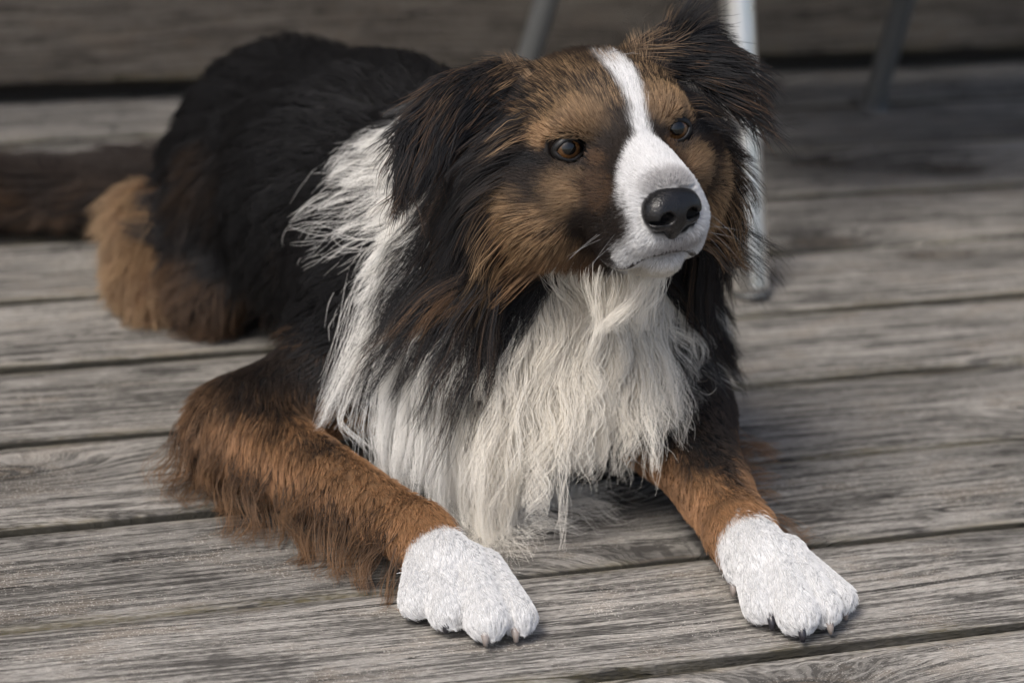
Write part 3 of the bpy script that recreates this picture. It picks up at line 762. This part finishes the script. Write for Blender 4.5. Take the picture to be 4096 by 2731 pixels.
def grow(name, P, K, groom, length, lift, grav, layer, radius, clump=.5, nclump=400, ctight=1.0, wave=0., wlen=.03, frizz=.0, colours=None, label=None, sub=0):
    n = len(P); Nn = grad(P, .003); W = regions(P)
    g = groom(P, Nn, W); g = nrm(g - Nn * (g * Nn).sum(1, keepdims=True) * .9)
    g = nrm(g + .16 * np.stack([vnoise(P * 45 + 9, 31), vnoise(P * 45 + 5, 32), vnoise(P * 45 + 3, 33)], 1) + rng.normal(0, .06, (n, 3)))
    L = length(P, Nn, W) * np.exp(rng.normal(0, .16, n)) * (1 + .15 * vnoise(P * 60, 41))
    lf = (lift(P, Nn, W) if callable(lift) else np.full(n, lift)) * rng.uniform(.7, 1.3, n)
    d = nrm(g * (1 - lf)[:, None] + Nn * lf[:, None])
    lay = layer * rng.uniform(.05, 1, n) ** .8
    if callable(layer): lay = layer(P, Nn, W) * rng.uniform(.05, 1, n)
    pts = np.zeros((n, K, 3)); pts[:, 0] = P - Nn * .0006
    pos = pts[:, 0].copy()
    gd = np.array((0, 0, -1.))
    for k_ in range(1, K):
        t = k_ / (K - 1); seg = L / (K - 1)
        d = nrm(d + gd * (grav * seg / .01)[:, None] if isinstance(grav, np.ndarray) else d + gd * (grav * seg / .01)[:, None])
        pos = pos + d * seg[:, None]
        sdv = sample(pos); need = lay * min(1, t * 2.2); m_ = sdv < need
        if m_.any():
            gr_ = grad(pos[m_], .004); pos[m_] += gr_ * np.minimum((need - sdv)[m_], .012)[:, None]
            dn = (d[m_] * gr_).sum(1, keepdims=True); d[m_] = nrm(d[m_] - gr_ * np.minimum(dn, 0) * .7)
        fl = pos[:, 2] < .0015 + lay * .5
        pos[fl, 2] = (.0015 + lay * .5)[fl]; d[fl, 2] = np.maximum(d[fl, 2], -.02)
        pts[:, k_] = pos
    # clumps: every hair is drawn towards a guide near its root (small tufts first, then locks)
    if sub:
        gi = rng.choice(n, min(sub, n), replace=False); kd = kdtree.KDTree(len(gi))
        for i_, g_ in enumerate(gi): kd.insert(P[g_], i_)
        kd.balance(); own2 = np.array([gi[kd.find(p)[1]] for p in P.tolist()])
        tt = np.linspace(0, 1, K)[None, :, None]; cl = .75 * tt ** .8
        pts = pts * (1 - cl) + pts[own2] * cl
    if nclump and clump > 0:
        gi = rng.choice(n, min(nclump, n), replace=False)
        kd = kdtree.KDTree(len(gi))
        for i_, g_ in enumerate(gi): kd.insert(P[g_], i_)
        kd.balance()
        own = np.array([gi[kd.find(p)[1]] for p in P.tolist()])
        tt = np.linspace(0, 1, K)[None, :, None]
        cl = (clump * rng.uniform(.45, 1.15, n)).clip(0, .97)[:, None, None] * tt ** ctight
        pts = pts * (1 - cl) + (pts[own] + (pts[:, :1] - pts[own][:, :1]) * (1 - tt) * .5) * cl
    else: own = np.arange(n)
    wamp = wave(P)[own] if callable(wave) else wave
    if callable(wave) or wave > 0:
        r2 = np.random.default_rng(3); ph_ = (3.6 * vnoise(P * 26, 61) + 1.6 * vnoise(P * 70, 62))[own] + rng.normal(0, .18, n); amp = wamp * (r2.uniform(.3, 1.4, n)[own]); wl_ = wlen * (1.1 + .35 * vnoise(P * 30, 63))[own]
        T = nrm(np.gradient(pts, axis=1)); a_ = nrm(np.cross(T, np.array((0., -.93, .37))[None, None, :])); s_ = np.linspace(0, 1, K)[None, :] * L[:, None]
        pts += a_ * (np.sin(s_ / wl_[:, None] * 6.28 + ph_[:, None]) * amp[:, None] * np.linspace(0, 1, K)[None, :] ** .7)[:, :, None]
    if frizz > 0: pts[:, 1:] += np.cumsum(rng.normal(0, frizz, (n, K - 1, 3)), 1)
    pts[:, :, 2] = np.maximum(pts[:, :, 2], .0008)
    rc, tc_ = colours(P, W, Nn) if colours else coat(P, W, Nn)
    c = bpy.data.hair_curves.new(name); c.add_curves([K] * n)
    c.attributes['position'].data.foreach_set('vector', pts.astype(np.float32).ravel())
    rad = (radius * rng.uniform(.75, 1.25, n))[:, None] * (1 - .78 * np.linspace(0, 1, K)[None, :] ** 1.6)
    ra = c.attributes.get('radius') or c.attributes.new('radius', 'FLOAT', 'POINT'); ra.data.foreach_set('value', rad.astype(np.float32).ravel())
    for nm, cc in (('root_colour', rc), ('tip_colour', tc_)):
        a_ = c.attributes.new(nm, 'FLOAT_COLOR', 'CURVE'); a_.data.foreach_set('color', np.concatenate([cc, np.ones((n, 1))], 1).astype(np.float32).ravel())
    c.materials.append(M_FUR)
    o = bpy.data.objects.new(name, c); col.objects.link(o); o.parent = dog; o.matrix_parent_inverse = DOG_INV
    tag(o, label, kind='stuff')
    print('fur', name, n, K)
    return o

def regw(W, *r): return sum(W[:, RI[i]] for i in r)
def eye_clear(H):
    """0 on the lids, 1 away from them"""
    out = np.ones(len(H))
    for c in EYE_C:
        out = np.minimum(out, sstep(.90, 1.06, blob(H, c + np.array((0, .6, 0)), (1.26, 2.2, .92))))
    return out
def eye_dist(H):
    return np.min([np.sqrt((((H - c) * np.array((1, .5, 1.15))) ** 2).sum(1)) for c in EYE_C], 0)
def nose_clear(H): return sstep(.96, 1.06, blob(H, NC + np.array((0, -.1, -.1)), (1.80, 1.75, 1.55)))

NOSE_W = h2w((0, 9.5, -2.2))
def groom_head(P, Nn, W):
    H = w2h(P)
    d = H - np.array((0, 8.5, -2.0)); d[:, 2] *= .9
    low = sstep(-1.5, -6.5, H[:, 2]) * sstep(2., -3., H[:, 1]); d = nrm(d)
    d = d + low[:, None] * np.array((0, .15, -1.1))
    # whorl: hair leaves the eyes' inner corners upward and outward
    for sx, c in zip((-1, 1), EYE_C):
        wv = np.exp(-((H - c) ** 2).sum(1) / 3.0)[:, None]; d = d + wv * nrm(H - c) * .8
    return d @ HM.T
if FUR:
    hd = regw(T_W, 'skull', 'brow', 'cheek', 'muzzle', 'jaw')
    TY = T_H[:, 1]; TZ = T_H[:, 2]; TX = T_H[:, 0]
    front = sstep(-9.5, -7.5, TY)
    ec = eye_clear(T_H) * nose_clear(T_H)
    ld = np.min(np.linalg.norm(T_H[:, None, :] - LIPH[None, ::3, :], axis=2), 1) if True else 0; mouth_in = sstep(.15, .30, ld)
    # -- muzzle and face: short
    mzl = regw(T_W, 'muzzle') + regw(T_W, 'jaw') * sstep(1., 3., TY)
    def len_face(P, Nn, W):
        H = w2h(P); y = H[:, 1]
        L = .0038 + .0056 * sstep(3.5, -1.0, y) + .003 * sstep(-2, -6, y)
        L = L * (.42 + .58 * sstep(1.2, 2.6, eye_dist(H)))
        lq = np.min(np.linalg.norm(H[:, None, :] - LIPH[None, ::4, :], axis=2), 1); L *= .40 + .60 * sstep(.3, 1.1, lq)
        L += .009 * sstep(2.4, 4.8, np.abs(H[:, 0])) * sstep(-.8, -3.5, H[:, 2]) * sstep(.5, -2.5, y)
        L += .006 * sstep(-4.6, -6.0, H[:, 2]) * sstep(2., -1., y)
        return L
    dens = hd * ec * mouth_in * front * (3.2e6 * sstep(-1., 2.5, TY) + 1.7e6)
    P = scatter(dens)
    grow('face_fur', P, 6, groom_head, len_face, lambda P, N_, W: .10 + .07 * sstep(1, -4, w2h(P)[:, 1]), .02, .0020, .000098, clump=.36, nclump=6500, ctight=.8, frizz=.00009,
         label='short sable, tan and white hair of the face')
    # -- ears
    er = regw(T_W, 'ear')
    def groom_ear(P, Nn, W):
        H = w2h(P); l = H[:, 0] < 0
        d = np.where(l[:, None], np.array((-.8, .15, -.42)), np.array((.85, .15, .0)))
        d = d + np.where(l[:, None], 1, 1) * np.array((0, 0, -1.)) * sstep(7, 10.5, np.abs(H[:, 0]))[:, None]
        # the raised front edge of the right ear sticks up
        up = sstep(1.25, .5, blob(H, (5.9, -6.2, 4.7), (1.7, 2.2, .9)))[:, None]
        d = d * (1 - .7 * up) + .7 * up * np.array((.55, -.05, 1.))
        return d @ HM.T
    P = scatter(er * 4.0e5)
    def ear_cols(P, W, N_):
        rc, tc_ = coat(P, W, N_); H = w2h(P)
        return rc, tc_
    grow('ear_fur', P, 8, groom_ear, lambda P, N_, W: .014 + .016 * sstep(6, 10, np.abs(w2h(P)[:, 0])) + .010 * sstep(1.1, .4, blob(w2h(P), (6.6, -6.2, 4.8), (.8, 2.2, .9))), lambda P, N_, W: .12 + .32 * sstep(1.2, .4, blob(w2h(P), (6.0, -6.2, 4.8), (1.5, 2.2, .9))), .05, .004, .00018,
         clump=.42, nclump=700, wave=.0012, wlen=.03, frizz=.00012, label='long black hair hanging from the folded ears')
    # -- mane: long dark hair behind the cheeks
    mb = np.maximum(sstep(1.03, .97, blob(T_H, (-6.6, -6.0, -3.4), (5.6, 6.0, 7.4)) + .10 * vnoise(T_H * .5, 71)), sstep(1.03, .97, blob(T_H, (7.0, -6.3, -4.6), (5.0, 6.2, 8.4)))) * sstep(-1.5, -3.2, TY) * sstep(2.6, 1.0, TZ) * (1 - er)
    def groom_mane(P, Nn, W):
        H = w2h(P); s = np.sign(H[:, 0])
        d = np.stack([s * .75, np.full(len(P), -.30), np.full(len(P), -.85)], 1)
        return d @ HM.T
    P = scatter(mb * 4.6e5)
    def mane_cols(P, W, Nn):
        H = w2h(P); n = len(P); jit = rng.normal(0, 1, n); n2 = vnoise(H * 1.3, 77); n3 = vnoise(H * 4.5, 78)
        br = sstep(.15, .75, n2 * .6 + n3 * .6 + .2 * jit) * .5
        rc = np.tile(BLACK, (n, 1)); tc_ = lerp(np.tile(BLACK * 1.2, (n, 1)), np.tile(TAN * .55, (n, 1)), br)
        fr = sstep(-3.6, -2.4, H[:, 1] + .3 * jit) * sstep(9., 6., np.abs(H[:, 0])); c0, c1 = coat(P, W, Nn)
        low = sstep(1.15, .7, blob(H, (-4.6, -2.6, -8.2), (2.6, 3.0, 2.6)) + .2 * n2)
        tc_ = lerp(tc_, np.tile(TAN * .75, (n, 1)), low * .8); rc = lerp(rc, np.tile(DKBR, (n, 1)), low * .8)
        v = np.exp(rng.normal(0, .15, n))[:, None]
        return lerp(rc, c0, fr) * v, lerp(tc_, c1, fr) * v
    grow('mane', P, 13, groom_mane, lambda P, N_, W: (.036 + .056 * sstep(1., -6., w2h(P)[:, 2])) * (.55 + .45 * sstep(-2.2, -4.5, w2h(P)[:, 1])), lambda P, N_, W: .30 + 0 * P[:, 0], .07, .014, .00016,
         clump=.80, nclump=560, wave=.0024, wlen=.055, frizz=.00013, sub=2600, colours=mane_cols, label='long black and brown hair falling behind the cheeks')
    # -- bib and collar
    nkc = regw(T_W, 'neck', 'chest') * (1 - mb) + .6 * regw(T_W, 'jaw') * sstep(-6.6, -7.6, TZ) * sstep(3.5, 1.5, TY)
    nkc = nkc * sstep(1.4, .4, TZ) * sstep(.10, .09, T_C[:, 0]) * sstep(.86, .70, T_N[:, 2]) * (1 - sstep(2.0, 3.5, TX) * sstep(-4.5, -3., TZ))
    def groom_bib(P, Nn, W):
        x = P[:, 0]; z = P[:, 2]
        d = np.stack([np.clip((-.006 - x) * 9, -.9, .9) * sstep(.16, .07, z) + np.clip((x - .02) * 8, -.85, -.02) * sstep(.10, .17, z), np.full(len(P), -.18), np.full(len(P), -1.)], 1)
        d[:, 1] += .55 * sstep(-.02, -.08, x) * sstep(.12, .2, z)
        return d
    def bib_cols(P, W, Nn):
        n = len(P); H = w2h(P); warm = .35 + .65 * sstep(-.09, -.02, P[:, 0]) * sstep(-.06, .0, .05 - np.abs(P[:, 0] - .05)); cw = lerp(BIBW, CREAM, warm) * (1 + .10 * np.minimum(vnoise(P * np.array((140, 140, 60)), 91), 0))[:, None]
        edge_ = sstep(.026, .036, P[:, 0] - .45 * P[:, 2] + .010 * vnoise(P * 60, 92)); cw = lerp(cw, np.tile(BLACK * 1.5, (n, 1)), edge_)
        v = np.exp(rng.normal(0, .04, n))[:, None]; return np.clip(cw * .80 * v, 0, .9), np.clip(cw * v, 0, .9)  # roots darkened to paint depth shading into the locks
    P = scatter(nkc * (2.7e5 + 1.5e5 * sstep(-.2, -.26, T_C[:, 1])))
    def len_bib(P, N_, W):
        x, z = P[:, 0], P[:, 2]
        L = .030 + .062 * sstep(.19, .09, z) - .013 * sstep(.12, .16, z) * sstep(-.04, -.07, x) - .022 * sstep(.14, .11, z) * sstep(-.055, -.075, x)
        L *= (1 - .60 * sstep(.012, .045, x - .45 * z))
        reach = .95 * z + .002 + .058 * np.exp(-((x + .012) / .024) ** 2) - .042 * sstep(.012, .055, x)          # only the middle locks reach the deck
        L = np.where(z < .13, np.minimum(L * 1.25, reach), L)
        return np.maximum(L, .016) * (1 + .30 * vnoise(P * 75, 93))
    grow('chest_ruff', P, 15, groom_bib, len_bib, lambda P, N_, W: .24 + .08 * sstep(-.04, -.08, P[:, 0]) + .16 * vnoise(P * 70, 94), (.050), .016, .000135,
         clump=.90, nclump=460, ctight=.70, wave=lambda P: .0005 + .0043 * sstep(-.07, -.01, P[:, 0]), wlen=.045, frizz=.00011, sub=6000, colours=bib_cols, label='long wavy white and cream hair of chest and collar')
    P = scatter(nkc * 3.6e5 * sstep(.036, .026, T_C[:, 0] - .45 * T_C[:, 2]))
    grow('undercoat', P, 7, groom_bib, lambda P, N_, W: .020 + .008 * vnoise(P * 50, 97), .22, .04, .009, .00012, clump=.35, nclump=1500, wave=.0010, wlen=.03, frizz=.00012, colours=bib_cols,
         label='soft white undercoat of chest and collar')
    # -- trunk
    tr = regw(T_W, 'torso', 'haunch', 'knee') + regw(T_W, 'neck', 'chest') * np.maximum(sstep(.085, .1, T_C[:, 0]), sstep(.70, .86, T_N[:, 2]))
    AX = unit((-.14, .27, 0))
    def groom_trunk(P, Nn, W):
        d = np.tile(AX * .75 + np.array((0, 0, -.65)), (len(P), 1)); return d
    P = scatter(tr * 1.4e5 * sstep(-.7, -.2, T_N[:, 2]))
    grow('body_coat', P, 7, groom_trunk, lambda P, N_, W: .028 + .012 * sstep(.14, .05, P[:, 2]) + .02 * sstep(-.1, -.16, P[:, 1]) * sstep(.06, .1, P[:, 0]), .11, .05, .006, .00024, clump=.7, nclump=1100, wave=.0012, wlen=.04, frizz=.0003,
         label='long black coat of back and flanks')
    # -- hind leg and tail
    hl = regw(T_W, 'hind', 'knee')
    P = scatter(hl * 2.4e5)
    grow('hind_leg_fur', P, 8, lambda P, N_, W: np.tile(np.array((-.15, -.35, -1.)), (len(P), 1)), lambda P, N_, W: .022 + .008 * sstep(.03, .08, P[:, 2]), .2, .05, .005, .00019, clump=.62, nclump=420, wave=.0012, wlen=.03, frizz=.0003,
         label='tan breeches of the hind leg')
    tl = regw(T_W, 'tail')
    P = scatter(tl * 2.0e5)
    grow('tail_fur', P, 9, lambda P, N_, W: np.tile(np.array((-1., -.05, -.12)), (len(P), 1)) + nrm(P - np.array((-.33, .16, .04))) * np.array((0, .45, .5)), lambda P, N_, W: .032 + 0 * P[:, 0], .18, .03, .006, .0002, clump=.6, nclump=260, wave=.002, wlen=.05, frizz=.0004,
         label='bushy dark brown tail hair')
    # -- fore legs
    fl_ = regw(T_W, 'fore')
    LA = unit((.094, -.103, -.008)); RA = unit((.036, -.101, -.018))
    def groom_leg(P, Nn, W):
        l = (P[:, 0] < .02)[:, None]
        return np.where(l, LA, RA) * .55 + np.where(l, np.array((-.35, -.1, -.65)), np.array((.25, .15, -.7)))
    P = scatter(fl_ * 4.6e5 * sstep(-.95, -.5, T_N[:, 2]))
    grow('foreleg_fur', P, 6, groom_leg, lambda P, N_, W: .0068 + .008 * sstep(-.09, -.15, P[:, 0]) + .004 * sstep(.05, .09, P[:, 2]), .14, .02, .003, .00019, clump=.55, nclump=2000, frizz=.00010,
         label='rust brown hair of the fore legs')
    # feathering along the rear edge
    fe = fl_ * np.where(T_C[:, 0] < .02, sstep(.25, .65, -(T_N[:, 0] * .74 + T_N[:, 1] * .67)) * sstep(.045, .028, T_C[:, 2]), sstep(.3, .7, T_N[:, 0]) * sstep(.045, .028, T_C[:, 2]) * sstep(-.36, -.33, T_C[:, 1]))
    P = scatter(fe * 1.5e5)
    def groom_fe(P, Nn, W):
        l = (P[:, 0] < .02)[:, None]
        return np.where(l, np.array((-.10, -.85, -.35)), np.array((.9, .25, -.4)))
    grow('leg_feathering', P, 11, groom_fe, lambda P, N_, W: np.where(P[:, 0] < .02, .046, .036) * (1 + .45 * vnoise(P * 45, 95)), .45, .05, .005, .00018, clump=.90, nclump=46, wave=.0035, wlen=.035, frizz=.0002,
         label='wispy brown feathering along the fore legs', colours=lambda P, W, N_: (np.tile(DKBR * 1.5, (len(P), 1)), np.tile(TAN * .62, (len(P), 1)) * np.exp(rng.normal(0, .2, len(P)))[:, None]))
    # -- paws
    pw = regw(T_W, 'paw')
    P = scatter(pw * 1.9e6 * sstep(.004, .008, T_C[:, 2]))
    def groom_paw(P, Nn, W):
        l = (P[:, 0] < .05)[:, None]; return np.where(l, np.array((.34, -.85, -.5)), np.array((.32, -.85, -.5)))
    grow('paw_fur', P, 6, groom_paw, lambda P, N_, W: .0040 + .0008 * vnoise(P * 80, 8), .11, .03, .0010, .00012, clump=.38, nclump=1600, frizz=.00008,
         label='short white hair of the paws')
    # -- whiskers and brow bristles
    wr = []
    for sx in (-1, 1):
        for i in range(6):
            wr.append(h2w((sx * rng.uniform(1.9, 2.6), rng.uniform(2.6, 6.0), rng.uniform(-5.4, -3.4))))
    wr = np.array(wr); wr = wr - grad(wr) * sample(wr)[:, None]
    def groom_wh(P, Nn, W):
        H = w2h(P); return (np.stack([np.sign(H[:, 0]) * 1., np.full(len(P), -.1), np.full(len(P), -.55)], 1) + rng.normal(0, .2, (len(P), 3))) @ HM.T
    grow('whisker', wr, 10, groom_wh, lambda P, N_, W: np.full(len(P), .030), .5, .09, .001, .00008, clump=0, nclump=0,
         colours=lambda P, W, N_: (np.tile(WHITE * .3, (len(P), 1)), np.tile(WHITE * .55, (len(P), 1))), label='thin white whiskers')
